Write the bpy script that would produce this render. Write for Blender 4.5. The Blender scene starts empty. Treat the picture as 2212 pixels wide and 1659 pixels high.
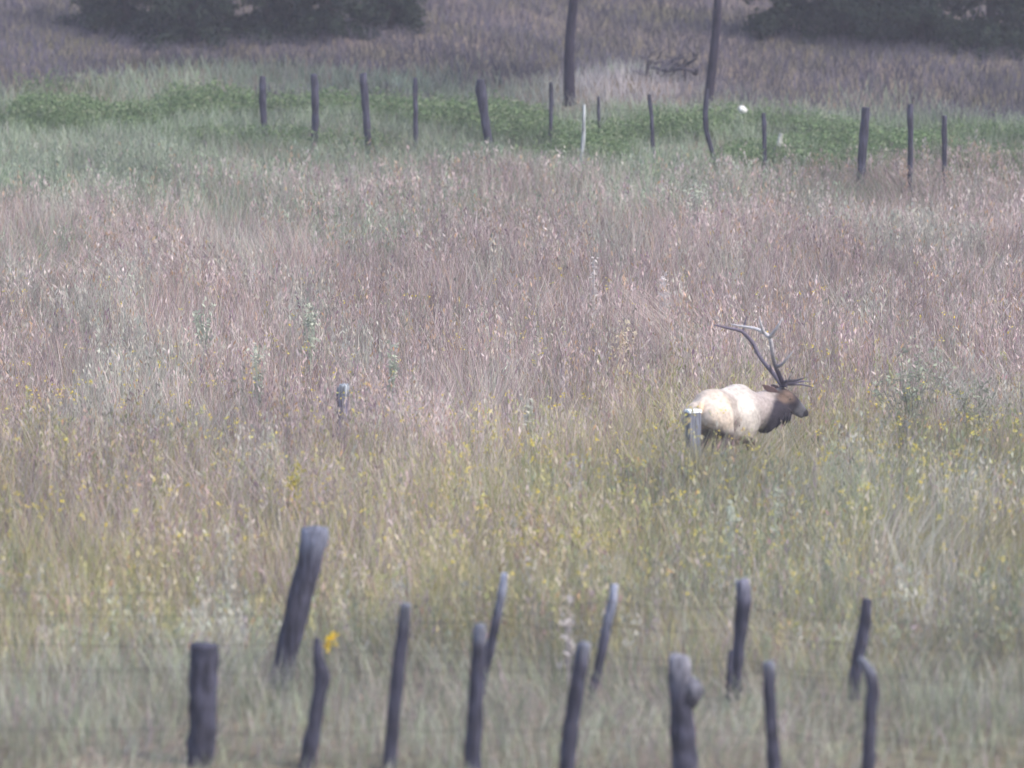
import bpy, bmesh, math, random
import numpy as np
from mathutils import Vector, Matrix, noise as mnoise

random.seed(7)
rng = np.random.default_rng(11)
scene = bpy.context.scene
COL = scene.collection
R = math.radians

# ------------------------------------------------------------------ camera, sky, sun
F = 9900.0            # focal length in pixels of a 2212 px wide frame
CX, CY = 1106.0, 829.5
H = 9.3
PITCH = math.atan((CY + 527.0) / F)
cam_d = bpy.data.cameras.new("camera")
cam = bpy.data.objects.new("camera", cam_d)
COL.objects.link(cam)
cam.location = (0, 0, H)
cam.rotation_euler = (R(90) - PITCH, 0, 0)
cam_d.sensor_width = 36.0
cam_d.lens = 36.0 * F / 2212.0
cam_d.clip_start = 0.5
cam_d.clip_end = 2000
cam_d.dof.use_dof = True
cam_d.dof.focus_distance = 67.0
cam_d.dof.aperture_fstop = 1.0
scene.camera = cam

SUN_EL, SUN_AZ = R(48), R(118)
world = bpy.data.worlds.new("World")
scene.world = world
world.use_nodes = True
nt = world.node_tree
nt.nodes.clear()
wo = nt.nodes.new("ShaderNodeOutputWorld")
bg = nt.nodes.new("ShaderNodeBackground")
sky = nt.nodes.new("ShaderNodeTexSky")
sky.sky_type = 'NISHITA'
sky.sun_disc = False
sky.sun_elevation = SUN_EL
sky.sun_rotation = SUN_AZ
sky.air_density = 1.0
sky.dust_density = 3.0
bg.inputs[1].default_value = 0.15
nt.links.new(sky.outputs[0], bg.inputs[0])
nt.links.new(bg.outputs[0], wo.inputs[0])
sd = bpy.data.lights.new("sun", 'SUN')
sd.energy = 1.25
sd.angle = R(14)
sd.color = (1.0, 0.95, 0.92)
sun = bpy.data.objects.new("sun", sd)
COL.objects.link(sun)
sdir = Vector((math.cos(SUN_EL) * math.sin(SUN_AZ), math.cos(SUN_EL) * math.cos(SUN_AZ), math.sin(SUN_EL)))
sun.rotation_euler = sdir.to_track_quat('Z', 'Y').to_euler()
sun.location = (60, 20, 60)

scene.view_settings.view_transform = 'Standard'
scene.view_settings.look = 'None'
scene.view_settings.gamma = 1.0
scene.view_settings.exposure = 1.26

# ------------------------------------------------------------------ terrain + projection helpers
def smooth(a, b, x):
    t = np.clip((x - a) / (b - a), 0, 1)
    return t * t * (3 - 2 * t)

def terrain(x, y):
    x = np.asarray(x, float); y = np.asarray(y, float)
    # viewer's own slope, flat meadow, gentle rise, hillside
    z = np.clip(38 - y, 0, 38) ** 2 * 0.0052
    z = z + np.where(y < 62, 0, np.where(y < 86, (y - 62) * 0.076, 1.824 + np.minimum(y - 86, 330) * 0.12))
    z = z + 0.05 * np.sin(x * 0.9 + 1.3) * np.sin(y * 0.55) + 0.03 * np.sin(x * 2.1 + y * 1.3)
    # low pale mound on the hillside
    z = z + 0.28 * np.exp(-(((x - 2.3) / 1.3) ** 2 + ((y - 92.3) / 1.6) ** 2))
    return z

def tz(x, y):
    return float(terrain(x, y))

fwd = Vector((0, math.cos(PITCH), -math.sin(PITCH)))
upv = Vector((0, math.sin(PITCH), math.cos(PITCH)))
rgt = Vector((1, 0, 0))

def ray(vx, vy):
    return fwd + rgt * ((vx - CX) / F) + upv * ((CY - vy) / F)

def at(vx, vy, Y):
    """point of the place seen at (vx, vy) that stands Y metres out"""
    d = ray(vx, vy)
    return Vector((0, 0, H)) + d * (Y / d.y)

def on_ground(vx, vy, h=0.0):
    d = ray(vx, vy)
    lo, hi = 30.0, 200.0
    Y = lo
    while Y < hi:
        p = Vector((0, 0, H)) + d * (Y / d.y)
        if p.z <= tz(p.x, p.y) + h:
            break
        Y += 0.05
    return Vector((p.x, p.y, tz(p.x, p.y)))

# value noise
_G = rng.random((64, 64))
def vnoise(x, y, s):
    x = np.asarray(x) / s; y = np.asarray(y) / s
    xi = np.floor(x).astype(int); yi = np.floor(y).astype(int)
    fx = x - xi; fy = y - yi
    fx = fx * fx * (3 - 2 * fx); fy = fy * fy * (3 - 2 * fy)
    g = lambda a, b: _G[a % 64, b % 64]
    return (g(xi, yi) * (1 - fx) + g(xi + 1, yi) * fx) * (1 - fy) + (g(xi, yi + 1) * (1 - fx) + g(xi + 1, yi + 1) * fx) * fy

# ------------------------------------------------------------------ materials
def mat(name, rough=0.85, attr=None, color=(0.3, 0.3, 0.3), noise_scale=None, noise_amt=0.25, stretch=(1, 1, 1),
        bump=0.0, bump_scale=40.0, trans=0.0, spec=0.2):
    m = bpy.data.materials.new(name)
    m.use_nodes = True
    t = m.node_tree
    b = t.nodes["Principled BSDF"]
    b.inputs["Roughness"].default_value = rough
    b.inputs["Specular IOR Level"].default_value = spec
    if attr:
        a = t.nodes.new("ShaderNodeAttribute"); a.attribute_name = attr
        src = a.outputs["Color"]
    else:
        a = t.nodes.new("ShaderNodeRGB"); a.outputs[0].default_value = (*color, 1)
        src = a.outputs[0]
    tc = t.nodes.new("ShaderNodeTexCoord")
    mp = t.nodes.new("ShaderNodeMapping"); mp.inputs["Scale"].default_value = stretch
    t.links.new(tc.outputs["Object"], mp.inputs[0])
    if noise_scale:
        n = t.nodes.new("ShaderNodeTexNoise"); n.inputs["Scale"].default_value = noise_scale
        n.inputs["Detail"].default_value = 6
        t.links.new(mp.outputs[0], n.inputs["Vector"])
        mr = t.nodes.new("ShaderNodeMapRange")
        mr.inputs["From Min"].default_value = 0.3; mr.inputs["From Max"].default_value = 0.7
        mr.inputs["To Min"].default_value = 1 - noise_amt; mr.inputs["To Max"].default_value = 1 + noise_amt
        t.links.new(n.outputs[0], mr.inputs[0])
        mx = t.nodes.new("ShaderNodeVectorMath"); mx.operation = 'SCALE'
        t.links.new(src, mx.inputs[0]); t.links.new(mr.outputs[0], mx.inputs["Scale"])
        src = mx.outputs[0]
    t.links.new(src, b.inputs["Base Color"])
    if bump:
        n2 = t.nodes.new("ShaderNodeTexNoise"); n2.inputs["Scale"].default_value = bump_scale
        n2.inputs["Detail"].default_value = 5
        t.links.new(mp.outputs[0], n2.inputs["Vector"])
        bp = t.nodes.new("ShaderNodeBump"); bp.inputs["Strength"].default_value = bump
        bp.inputs["Distance"].default_value = 0.02
        t.links.new(n2.outputs[0], bp.inputs["Height"])
        t.links.new(bp.outputs[0], b.inputs["Normal"])
    if trans:
        tr = t.nodes.new("ShaderNodeBsdfTranslucent")
        t.links.new(src, tr.inputs[0])
        mixs = t.nodes.new("ShaderNodeMixShader"); mixs.inputs[0].default_value = trans
        t.links.new(b.outputs[0], mixs.inputs[1]); t.links.new(tr.outputs[0], mixs.inputs[2])
        t.links.new(mixs.outputs[0], t.nodes["Material Output"].inputs[0])
    return m

M_leaf = mat("plant_leaf", attr="Col", trans=0.35, rough=0.8)
M_wood = mat("weathered_wood", attr="Col", noise_scale=9, noise_amt=0.8, stretch=(4, 4, 0.3), bump=1.0, bump_scale=16, rough=0.9)
M_bark = mat("tree_bark", attr="Col", noise_scale=10, noise_amt=0.5, stretch=(3, 3, 0.5), bump=1.0, bump_scale=16, rough=0.95)
M_wire = mat("rusty_wire", color=(0.06, 0.05, 0.055), noise_scale=30, noise_amt=0.4, rough=0.7)
M_fur = mat("elk_fur", attr="Col", noise_scale=26, noise_amt=0.13, stretch=(1, 1, 1), bump=0.7, bump_scale=60, rough=0.95)
M_antler = mat("antler", attr="Col", noise_scale=30, noise_amt=0.25, rough=0.6, bump=0.4, bump_scale=60)
M_horn = mat("dark_horn", color=(0.02, 0.018, 0.02), rough=0.4, noise_scale=20, noise_amt=0.2)
M_eye = mat("eye", color=(0.01, 0.008, 0.008), rough=0.1, spec=0.6)
M_rock = mat("white_rock", color=(0.6, 0.6, 0.58), noise_scale=12, noise_amt=0.15, bump=0.6, bump_scale=18)

# ground material: litter and soil, colour by place from noise
mg = bpy.data.materials.new("meadow_soil")
mg.use_nodes = True
t = mg.node_tree
b = t.nodes["Principled BSDF"]; b.inputs["Roughness"].default_value = 0.95
b.inputs["Specular IOR Level"].default_value = 0.1
tc = t.nodes.new("ShaderNodeTexCoord")
n1 = t.nodes.new("ShaderNodeTexNoise"); n1.inputs["Scale"].default_value = 0.35; n1.inputs["Detail"].default_value = 8
n2 = t.nodes.new("ShaderNodeTexNoise"); n2.inputs["Scale"].default_value = 9; n2.inputs["Detail"].default_value = 6
t.links.new(tc.outputs["Object"], n1.inputs["Vector"]); t.links.new(tc.outputs["Object"], n2.inputs["Vector"])
r1 = t.nodes.new("ShaderNodeValToRGB")
r1.color_ramp.elements[0].position = 0.35; r1.color_ramp.elements[0].color = (0.13, 0.12, 0.075, 1)
r1.color_ramp.elements[1].position = 0.65; r1.color_ramp.elements[1].color = (0.21, 0.17, 0.15, 1)
r2 = t.nodes.new("ShaderNodeValToRGB")
r2.color_ramp.elements[0].position = 0.35; r2.color_ramp.elements[0].color = (0.55, 0.55, 0.55, 1)
r2.color_ramp.elements[1].position = 0.7; r2.color_ramp.elements[1].color = (1.35, 1.3, 1.2, 1)
mm = t.nodes.new("ShaderNodeVectorMath"); mm.operation = 'MULTIPLY'
t.links.new(n1.outputs[0], r1.inputs[0]); t.links.new(n2.outputs[0], r2.inputs[0])
t.links.new(r1.outputs[0], mm.inputs[0]); t.links.new(r2.outputs[0], mm.inputs[1])
t.links.new(mm.outputs[0], b.inputs["Base Color"])
bp = t.nodes.new("ShaderNodeBump"); bp.inputs["Strength"].default_value = 0.8; bp.inputs["Distance"].default_value = 0.05
t.links.new(n2.outputs[0], bp.inputs["Height"]); t.links.new(bp.outputs[0], b.inputs["Normal"])

# ------------------------------------------------------------------ object helpers
def tag(o, label=None, cat=None, group=None, kind=None):
    if label: o['label'] = label
    if cat: o['category'] = cat
    if group: o['group'] = group
    if kind: o['kind'] = kind
    return o

def empty(name, loc):
    o = bpy.data.objects.new(name, None)
    o.empty_display_size = 0.3
    COL.objects.link(o)
    o.location = loc
    return o

def np_mesh(name, V, Q, material, C=None, parent=None, base=(0, 0, 0), shade=False):
    """V (n,3) in world metres, Q (m,4) quads or (m,3) tris"""
    V = np.asarray(V, np.float32) - np.asarray(base, np.float32)
    Q = np.asarray(Q, np.int32)
    k = Q.shape[1]
    me = bpy.data.meshes.new(name)
    me.vertices.add(len(V)); me.vertices.foreach_set("co", V.ravel())
    me.loops.add(Q.size); me.loops.foreach_set("vertex_index", Q.ravel())
    me.polygons.add(len(Q))
    me.polygons.foreach_set("loop_start", np.arange(0, Q.size, k, dtype=np.int32))
    me.update(calc_edges=True)
    me.validate()
    if C is not None:
        a = me.color_attributes.new("Col", 'FLOAT_COLOR', 'POINT')
        C4 = np.ones((len(V), 4), np.float32); C4[:, :3] = C
        a.data.foreach_set("color", C4.ravel())
    if shade:
        me.polygons.foreach_set("use_smooth", np.ones(len(Q), bool))
    me.materials.append(material)
    o = bpy.data.objects.new(name, me)
    COL.objects.link(o)
    if parent is not None:
        o.parent = parent
    else:
        o.location = base
    return o

class Tubes:
    """collects swept tubes with quads (closed by tiny end rings)"""
    def __init__(s): s.V = []; s.Q = []; s.C = []; s.n = 0
    def add(s, pts, rad, cols, seg=8, jitter=0.0, seed=0, round_end=True):
        pts = [Vector(p) for p in pts]
        pts = list(pts); rad = list(rad); cols = [tuple(c) for c in cols]
        # end caps: nearly closed rings
        d0 = (pts[0] - pts[1]).normalized(); d1 = (pts[-1] - pts[-2]).normalized()
        k0 = 0.10 if round_end else 0.02
        pts = [pts[0] + d0 * rad[0] * k0] + pts + [pts[-1] + d1 * rad[-1] * k0]
        rad = [rad[0] * 0.02] + rad + [rad[-1] * 0.02]
        cols = [cols[0]] + cols + [cols[-1]]
        ref = Vector((0, 1, 0)) if abs((pts[-2] - pts[1]).normalized().y) < 0.9 else Vector((1, 0, 0))
        for i, p in enumerate(pts):
            if i == 0: d = pts[2] - pts[1]
            elif i == len(pts) - 1: d = pts[-2] - pts[-3]
            else: d = pts[min(i + 1, len(pts) - 2)] - pts[max(i - 1, 1)]
            d.normalize()
            a = d.cross(ref).normalized(); bb = a.cross(d).normalized()
            for k in range(seg):
                th = 2 * math.pi * k / seg
                r = rad[i]
                if jitter and 0 < i < len(pts) - 1:
                    r *= 1 + jitter * (mnoise.noise(Vector((math.cos(th) * 1.3 + seed * 7.1, math.sin(th) * 1.3, i * (0.35 if len(pts) < 30 else .22) + seed))) * .9 + .75 * mnoise.noise(Vector((math.cos(th) * 5 + seed, math.sin(th) * 5, i * .22))))
                s.V.append(tuple(p + a * (math.cos(th) * r) + bb * (math.sin(th) * r)))
                s.C.append(cols[i])
        m = len(pts)
        for i in range(m - 1):
            for k in range(seg):
                k2 = (k + 1) % seg
                s.Q.append((s.n + i * seg + k, s.n + i * seg + k2, s.n + (i + 1) * seg + k2, s.n + (i + 1) * seg + k))
        s.n += m * seg
    def build(s, name, material, parent=None, base=(0, 0, 0), shade=True):
        return np_mesh(name, s.V, s.Q, material, np.array(s.C), parent, base, shade)

def resample(pts, n):
    pts = [Vector(p) for p in pts]
    L = [0]
    for a, b_ in zip(pts, pts[1:]): L.append(L[-1] + (b_ - a).length)
    out = []
    for i in range(n):
        s_ = L[-1] * i / (n - 1)
        j = max(k for k in range(len(L)) if L[k] <= s_ + 1e-9); j = min(j, len(pts) - 2)
        t_ = (s_ - L[j]) / max(1e-9, L[j + 1] - L[j])
        # catmull-rom
        p0 = pts[max(j - 1, 0)]; p1 = pts[j]; p2 = pts[j + 1]; p3 = pts[min(j + 2, len(pts) - 1)]
        t2, t3 = t_ * t_, t_ ** 3
        out.append(0.5 * ((2 * p1) + (p2 - p0) * t_ + (2 * p0 - 5 * p1 + 4 * p2 - p3) * t2 + (3 * p1 - p0 - 3 * p2 + p3) * t3))
    return out

def rs_val(vals, n):
    return list(np.interp(np.linspace(0, 1, n), np.linspace(0, 1, len(vals)), vals))

# ------------------------------------------------------------------ the ground
xs = np.unique(np.concatenate([np.linspace(-400, -30, 20), np.linspace(-30, 30, 121), np.linspace(30, 400, 20)]))
ys = np.unique(np.concatenate([np.linspace(-60, 36, 33), np.linspace(36, 115, 200), np.linspace(115, 600, 40)]))
X, Y = np.meshgrid(xs, ys)
V = np.stack([X, Y, terrain(X, Y)], -1).reshape(-1, 3)
nx, ny = len(xs), len(ys)
I = (np.arange(ny - 1)[:, None] * nx + np.arange(nx - 1)[None]).ravel()
Q = np.stack([I, I + 1, I + 1 + nx, I + nx], -1)
g = np_mesh("ground", V, Q, mg, shade=True)
tag(g, kind='structure')

# ------------------------------------------------------------------ vegetation (stuff)
def blades(P, h, w, az, lean, curl, C, tipC=None, levels=(0, 0.4, 0.75, 1.0), wid=(1, 0.85, 0.55, 0.12)):
    """strips of three quads; P (n,3) roots"""
    n = len(P); L = len(levels)
    V = np.zeros((n, L, 2, 3), np.float32); Cc = np.zeros((n, L, 2, 3), np.float32)
    dirx, diry = np.cos(az), np.sin(az)
    face = rng.random(n) * 6.283
    sx, sy = np.cos(face), np.sin(face)
    for i, (t_, ww) in enumerate(zip(levels, wid)):
        off = h * (lean * t_ + curl * t_ * t_)
        cx = P[:, 0] + dirx * off; cy = P[:, 1] + diry * off
        cz = P[:, 2] + h * t_ * (1 - 0.25 * np.clip(curl, 0, 1) * t_)
        for s_, sg in ((0, -0.5), (1, 0.5)):
            V[:, i, s_, 0] = cx + sx * w * ww * sg
            V[:, i, s_, 1] = cy + sy * w * ww * sg
            V[:, i, s_, 2] = cz
            Cc[:, i, s_, :] = C if tipC is None else C * (1 - t_) + tipC * t_
    base = (np.arange(n) * L * 2)[:, None]
    Qs = []
    for i in range(L - 1):
        q = np.array([i * 2, i * 2 + 1, i * 2 + 3, i * 2 + 2])
        Qs.append(base + q)
    Q = np.stack(Qs, 1).reshape(-1, 4)
    return V.reshape(-1, 3), Q, Cc.reshape(-1, 3)

def flecks(P, size, C, flat=0.0, aspect=1.0, vert=0.0):
    """small randomly turned leaf / petal quads"""
    n = len(P)
    a = rng.normal(size=(n, 3)); a[:, 2] *= (1 - flat); a[:, 2] += vert * np.sign(a[:, 2]); a /= np.linalg.norm(a, axis=1)[:, None]
    b_ = rng.normal(size=(n, 3)); b_[:, 2] *= (1 - flat)
    b_ -= (a * b_).sum(1)[:, None] * a; b_ /= np.linalg.norm(b_, axis=1)[:, None]
    s_ = np.asarray(size)[:, None] * 0.5
    a = a * s_ * aspect; b_ = b_ * s_
    V = np.stack([P - a, P + b_ * 0.7 - a * 0.1, P + a, P - b_ * 0.7 - a * 0.1], 1).astype(np.float32)
    Q = np.arange(n * 4).reshape(n, 4)
    return V.reshape(-1, 3), Q, np.repeat(C, 4, axis=0)

def join(parts):
    Vs, Qs, Cs, n = [], [], [], 0
    for V_, Q_, C_ in parts:
        Vs.append(V_); Qs.append(Q_ + n); Cs.append(C_); n += len(V_)
    return np.concatenate(Vs), np.concatenate(Qs), np.concatenate(Cs)

def scatter(n, y0, y1, margin=2.6, pw=1.0):
    """even per square metre over the strip of meadow in view and a few metres to each side"""
    y = y0 + (y1 - y0) * rng.random(int(n * 1.4))
    wmax = y1 * 0.1117 + margin
    x = (rng.random(len(y)) * 2 - 1) * wmax
    k = np.abs(x) < y * 0.1117 + margin
    x, y = x[k][:n], y[k][:n]
    return x, y

def vhash(n): return rng.random(n)

def pick(pal, wts, n):
    pal = np.array(pal, np.float32); idx = rng.choice(len(pal), n, p=np.array(wts) / sum(wts))
    return pal[idx]

VEG_Y = [38, 41.3, 42.6, 46, 50, 54, 60, 74, 82, 88, 95, 115]
VEG_H = [.12, .15, .32, .42, .62, .88, .84, .70, .52, .38, .26, .22]
def vegh(x, y):
    h = np.interp(y, VEG_Y, VEG_H)
    h = h * (0.70 + 0.36 * vnoise(x + 9, y * 0.6, 1.7) + 0.34 * vnoise(x + 40, y, 0.55))
    h = h * (1 + 0.38 * np.exp(-(((x - 2.2) / .42) ** 2 + ((y - 55.5) / 0.7) ** 2)) + .18 * np.exp(-(((x - 2.75) / .4) ** 2 + ((y - 56.4) / 0.8) ** 2)))
    h = h * (1 - 0.30 * np.exp(-(((x - 3.5) / .6) ** 2 + ((y - 57.2) / 1.5) ** 2)))
    return h

def field_colour(x, y, n):
    """colour of the stems by place: zones of the meadow seen in the photograph"""
    grey_green = pick([(.29, .35, .25), (.24, .30, .19), (.38, .42, .32), (.34, .34, .29)], [4, 3, 3, 2], n)
    mauve = pick([(.50, .385, .37), (.40, .31, .30), (.62, .53, .50), (.33, .32, .25), (.50, .35, .25), (.46, .43, .37), (.30, .20, .24)], [5, 4, 4, 4, 2, 3, 1], n)
    olive = pick([(.40, .38, .18), (.47, .41, .21), (.33, .35, .17), (.54, .48, .36), (.42, .31, .25), (.44, .37, .35)], [4, 3, 4, 4, 2, 2], n)
    near = pick([(.29, .33, .22), (.37, .40, .29), (.46, .45, .39), (.25, .26, .20), (.38, .31, .32)], [4, 4, 3, 2, 2], n)
    hill = pick([(.125, .11, .15), (.095, .09, .11), (.155, .14, .18), (.105, .11, .10)], [4, 3, 3, 2], n)
    ns = (vnoise(x, y, 2.6) - .5) * 9 + (vnoise(x + 31, y + 7, 7) - .5) * 10
    yy = y + ns
    zones = [(46, near), (54, olive), (64, mauve), (76, mauve), (83, grey_green), (89, grey_green), (93, hill), (120, hill)]
    out = np.zeros((n, 3), np.float32)
    u = rng.random(n)
    zy = np.array([z[0] for z in zones])
    idx = np.clip(np.searchsorted(zy, yy) , 1, len(zones) - 1)
    t_ = np.clip((yy - zy[idx - 1]) / (zy[idx] - zy[idx - 1]), 0, 1)
    sel = np.where(u < t_, idx, idx - 1)
    for i, (_, c) in enumerate(zones):
        out[sel == i] = c[sel == i]
    g_ = (y > 85.0 - .3 * x) & (y < 90.2 - .25 * x) & (u * .9 + .1 < vnoise(x + 12, y * 1.2, 1.5) * 1.1)
    out[g_] = pick([(.16, .24, .11), (.21, .29, .15), (.12, .18, .08)], [1, 1, 1], n)[g_]
    # beds of taller pale straw
    p_ = (vnoise(x * 1.6 + 17, y * .5 + 3, 1.5) > .72) & (y < 80) & (u > .35)
    out[p_] = pick([(.52, .50, .44), (.48, .43, .36), (.44, .46, .38)], [1, 1, 1], n)[p_]
    lum = 0.62 + 0.46 * vnoise(x + 3, y + 50, 0.9) + .34 * vnoise(x + 23, y * .7, 3.2)
    return out * (lum * (0.8 + 0.4 * rng.random(n)))[:, None]

def roots(x, y): return np.stack([x, y, terrain(x, y) - 0.01], -1)

# 1 field grass
n = 210000
x, y = scatter(n, 37.5, 90)
# rank tufts round the feet of the lone posts and under the elk
xa = np.concatenate([rng.normal(2.22, .16, 520), rng.normal(2.75, .30, 620)]); ya = np.concatenate([rng.normal(56.05, .16, 520), rng.normal(56.7, .25, 620)])
x = np.concatenate([x, xa]); y = np.concatenate([y, ya]); n = len(x)
h = vegh(x, y) * (0.65 + 0.5 * vhash(n))
h[-1140:] = np.concatenate([.70 + .26 * vhash(520), .55 + .28 * vhash(620)])
C = field_colour(x, y, n)
lay = np.clip(vnoise(x + 60, y + 9, 1.9) * 2.4 - 1.3, 0, 1)
az_ = 9 * vnoise(x, y + 70, 4.0) + (vhash(n) - .5) * (6.2 - 4.4 * lay)
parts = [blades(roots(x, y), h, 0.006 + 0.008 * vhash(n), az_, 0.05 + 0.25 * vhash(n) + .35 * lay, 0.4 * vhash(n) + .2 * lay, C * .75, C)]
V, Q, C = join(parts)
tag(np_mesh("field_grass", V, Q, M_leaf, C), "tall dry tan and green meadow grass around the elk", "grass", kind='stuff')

# 2 russet weeds: stem with small leaves / seed heads up its length
n = 15000
x, y = scatter(n, 46, 85); n = len(x)
keep = vnoise(x + 5, y + 5, 1.4) > 0.32
keep &= ~((np.abs(x - 3.45) < .42) & (np.abs(y - 57.3) < 1.9) & (vhash(n) < .8))
x, y = x[keep], y[keep]; n = len(x)
h = vegh(x, y) * (0.95 + 0.35 * vhash(n))
C = field_colour(x, y, n)
P = roots(x, y)
az = vhash(n) * 6.283; lean = 0.02 + 0.14 * vhash(n)
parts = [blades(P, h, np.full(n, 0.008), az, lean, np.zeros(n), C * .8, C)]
for k in range(10):
    t_ = 0.45 + 0.55 * vhash(n)
    off = h * lean * t_
    pp = P + np.stack([np.cos(az) * off, np.sin(az) * off, h * t_], -1) + rng.normal(size=(n, 3)) * 0.035
    cc = C * (0.80 + 0.28 * vhash(n))[:, None]
    if k < 2:
        om = vhash(n) < np.interp(y, [48, 56, 72, 80], [.2, .4, .4, .05])
        cc[om] = pick([(.48, .30, .16), (.48, .38, .20), (.42, .26, .27)], [3, 3, 2], int(om.sum()))
    parts.append(flecks(pp, 0.018 + 0.024 * vhash(n), cc, aspect=2.6, vert=1.6))
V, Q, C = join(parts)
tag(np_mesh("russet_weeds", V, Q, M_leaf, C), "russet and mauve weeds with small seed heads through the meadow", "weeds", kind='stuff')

# 3 yellow flowers
n = 4200
x, y = scatter(n, 47, 70); n = len(x)
pr = np.interp(y, [47, 50, 54, 57, 62, 74], [.25, .6, 1.0, .6, .22, .12]) * (0.3 + 1.4 * (vnoise(x + 77, y, 1.8) > .5))
k_ = (vhash(n) < pr * 0.7) & ~((np.abs(x - 3.45) < .42) & (np.abs(y - 57.3) < 1.9))
x, y = x[k_], y[k_]; n = len(x)
h = vegh(x, y) * (1.05 + 0.25 * vhash(n)); P = roots(x, y)
parts = [blades(P, h, np.full(n, 0.006), vhash(n) * 6, 0.02 * vhash(n), np.zeros(n), np.tile(np.array([[.2, .22, .08]], np.float32), (n, 1)))]
for k in range(5):
    pp = P + np.stack([np.zeros(n), np.zeros(n), h], -1) + rng.normal(size=(n, 3)) * np.array([.022, .022, .02])
    parts.append(flecks(pp, 0.020 + 0.018 * vhash(n), pick([(.72, .58, .06), (.62, .50, .10), (.60, .58, .18)], [3, 3, 2], n), flat=0.5))
V, Q, C = join(parts)
tag(np_mesh("yellow_wildflowers", V, Q, M_leaf, C), "small yellow wildflowers dotted through the meadow before the elk", "flowers", kind='stuff')

# 4 green leafy growth along the far fence
def green_edge(x, lower):
    # strip tilts toward the viewer on the right
    return (85.6 - 0.30 * x) if lower else (89.6 - 0.26 * x)
n = 34000
x = (rng.random(n) * 2 - 1) * 13.5
a, b_ = green_edge(x, True), green_edge(x, False)
y = a + (b_ - a) * rng.random(n) + rng.normal(size=n) * 0.35
dens = vnoise(x + 12, y * 1.2, 1.5)
k_ = (dens > 0.45) & ~((np.abs(x - 2.2) < 1.2) & (y > 88))
x, y = x[k_], y[k_]; n = len(x)
hh = 0.16 + 0.40 * vnoise(x + 12, y * 1.2, 1.5)
P = roots(x, y); P[:, 2] += hh * (0.25 + 0.75 * vhash(n))
pal = pick([(.15, .22, .10), (.20, .27, .13), (.10, .16, .07), (.27, .31, .19)], [4, 3, 3, 2], n)
parts = []
for k in range(4):
    parts.append(flecks(P + rng.normal(size=(n, 3)) * .05, 0.03 + 0.035 * vhash(n), pal * (0.8 + 0.4 * vhash(n))[:, None], flat=.3, aspect=1.4))
V, Q, C = join(parts)
tag(np_mesh("green_undergrowth", V, Q, M_leaf, C), "low bright green leafy growth in a strip behind the far fence", "undergrowth", kind='stuff')

# 5 hillside grass beyond the far fence
n = 90000
x, y = scatter(n, 87, 112, margin=3.5); n = len(x)
h = vegh(x, y) * (0.6 + 0.6 * vhash(n))
C = field_colour(x, y, n)
pale = np.exp(-(((x - 2.1) / 1.5) ** 2 + ((y - 91.6) / 1.5) ** 2))[:, None]
C = C * (1 - pale) + np.array([[.62, .56, .56]]) * pale * (0.8 + 0.4 * vhash(n))[:, None]
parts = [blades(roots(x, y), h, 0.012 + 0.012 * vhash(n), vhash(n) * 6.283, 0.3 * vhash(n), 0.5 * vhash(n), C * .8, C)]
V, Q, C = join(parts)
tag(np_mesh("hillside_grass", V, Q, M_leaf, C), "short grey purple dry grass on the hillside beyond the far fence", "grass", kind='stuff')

# ------------------------------------------------------------------ posts, fences
DARK = (.044, .044, .066); MID = (.10, .095, .115); PALE = (.36, .37, .42)

def post_mesh(name, trace, Y, parent=None, pale=0.0, seed=0, dark=DARK, label=None, extra=None, palecol=PALE, jit=0.22, seg=28):
    """trace: (vx, vy, width px) from the top down; carried on down to the ground"""
    P = [at(vx, vy, Y) for vx, vy, w in trace]
    W = [w * Y / F * 0.5 for vx, vy, w in trace]
    d = (P[-1] - P[-2]).normalized()
    gz = tz(P[-1].x, Y) - 0.12
    if P[-1].z > gz and d.z < 0:
        P.append(P[-1] + d * ((gz - P[-1].z) / d.z)); W.append(W[-1] * 1.04)
    n_ = 34
    pts = resample(P, n_)
    for i in range(1, n_ - 1):
        pts[i] = pts[i] + Vector((mnoise.noise(Vector((seed * 2.3, i * .33, 4))), 0, 0)) * .007
    L = [0.0]
    for a_, c_ in zip(P, P[1:]): L.append(L[-1] + (c_ - a_).length)
    rr = list(np.interp(np.linspace(0, L[-1], n_), L, W))
    cols = []
    for i in range(n_):
        f = i / (n_ - 1)
        k = max(0, 1 - f / (pale * 1.5)) if pale > 0 else 0
        if pale >= 1: k = 1
        k = k * k * (3 - 2 * k)
        v = 1 + 0.5 * mnoise.noise(Vector((seed * 3.3, i * 0.3, 0)))
        cols.append(tuple((dark[j] * v) * (1 - k) + palecol[j] * k for j in range(3)))
    T = Tubes()
    T.add(pts, rr, cols, seg=seg, jitter=jit, seed=seed, round_end=True)
    base = pts[-1]
    if parent is not None:
        o = T.build(name, M_wood, parent, tuple(parent.location), shade=True)
    else:
        o = T.build(name, M_wood, None, (base.x, base.y, base.z), shade=True)
    if extra:
        T2 = Tubes(); nm = extra(T2, Y)
        T2.build(nm, M_wood, o, tuple(parent.location))
    if label: o['label'] = label
    return o

def wire(parent, pts, r=0.0026, name="wire"):
    T = Tubes()
    n_ = 10 * len(pts)
    P = []
    for a_, c_ in zip(pts, pts[1:]):
        for i in range(8):
            t_ = i / 8
            p = Vector(a_).lerp(Vector(c_), t_); p.z -= 0.05 * math.sin(math.pi * t_)
            P.append(p)
    P.append(Vector(pts[-1]))
    T.add(P, [r] * len(P), [(.05, .05, .05)] * len(P), seg=5)
    # barbs
    for i in range(2, len(P) - 1):
        m = P[i]
        for _ in range(1):
            d = Vector((random.uniform(-.3, .3), random.uniform(-1, 1), random.uniform(-1, 1))).normalized() * 0.018
            T.add([m - d, m + d], [r * .6, r * .3], [(.05, .05, .05)] * 2, seg=4)
    return T.build(name, M_wire, parent, tuple(parent.location), shade=False)

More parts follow.
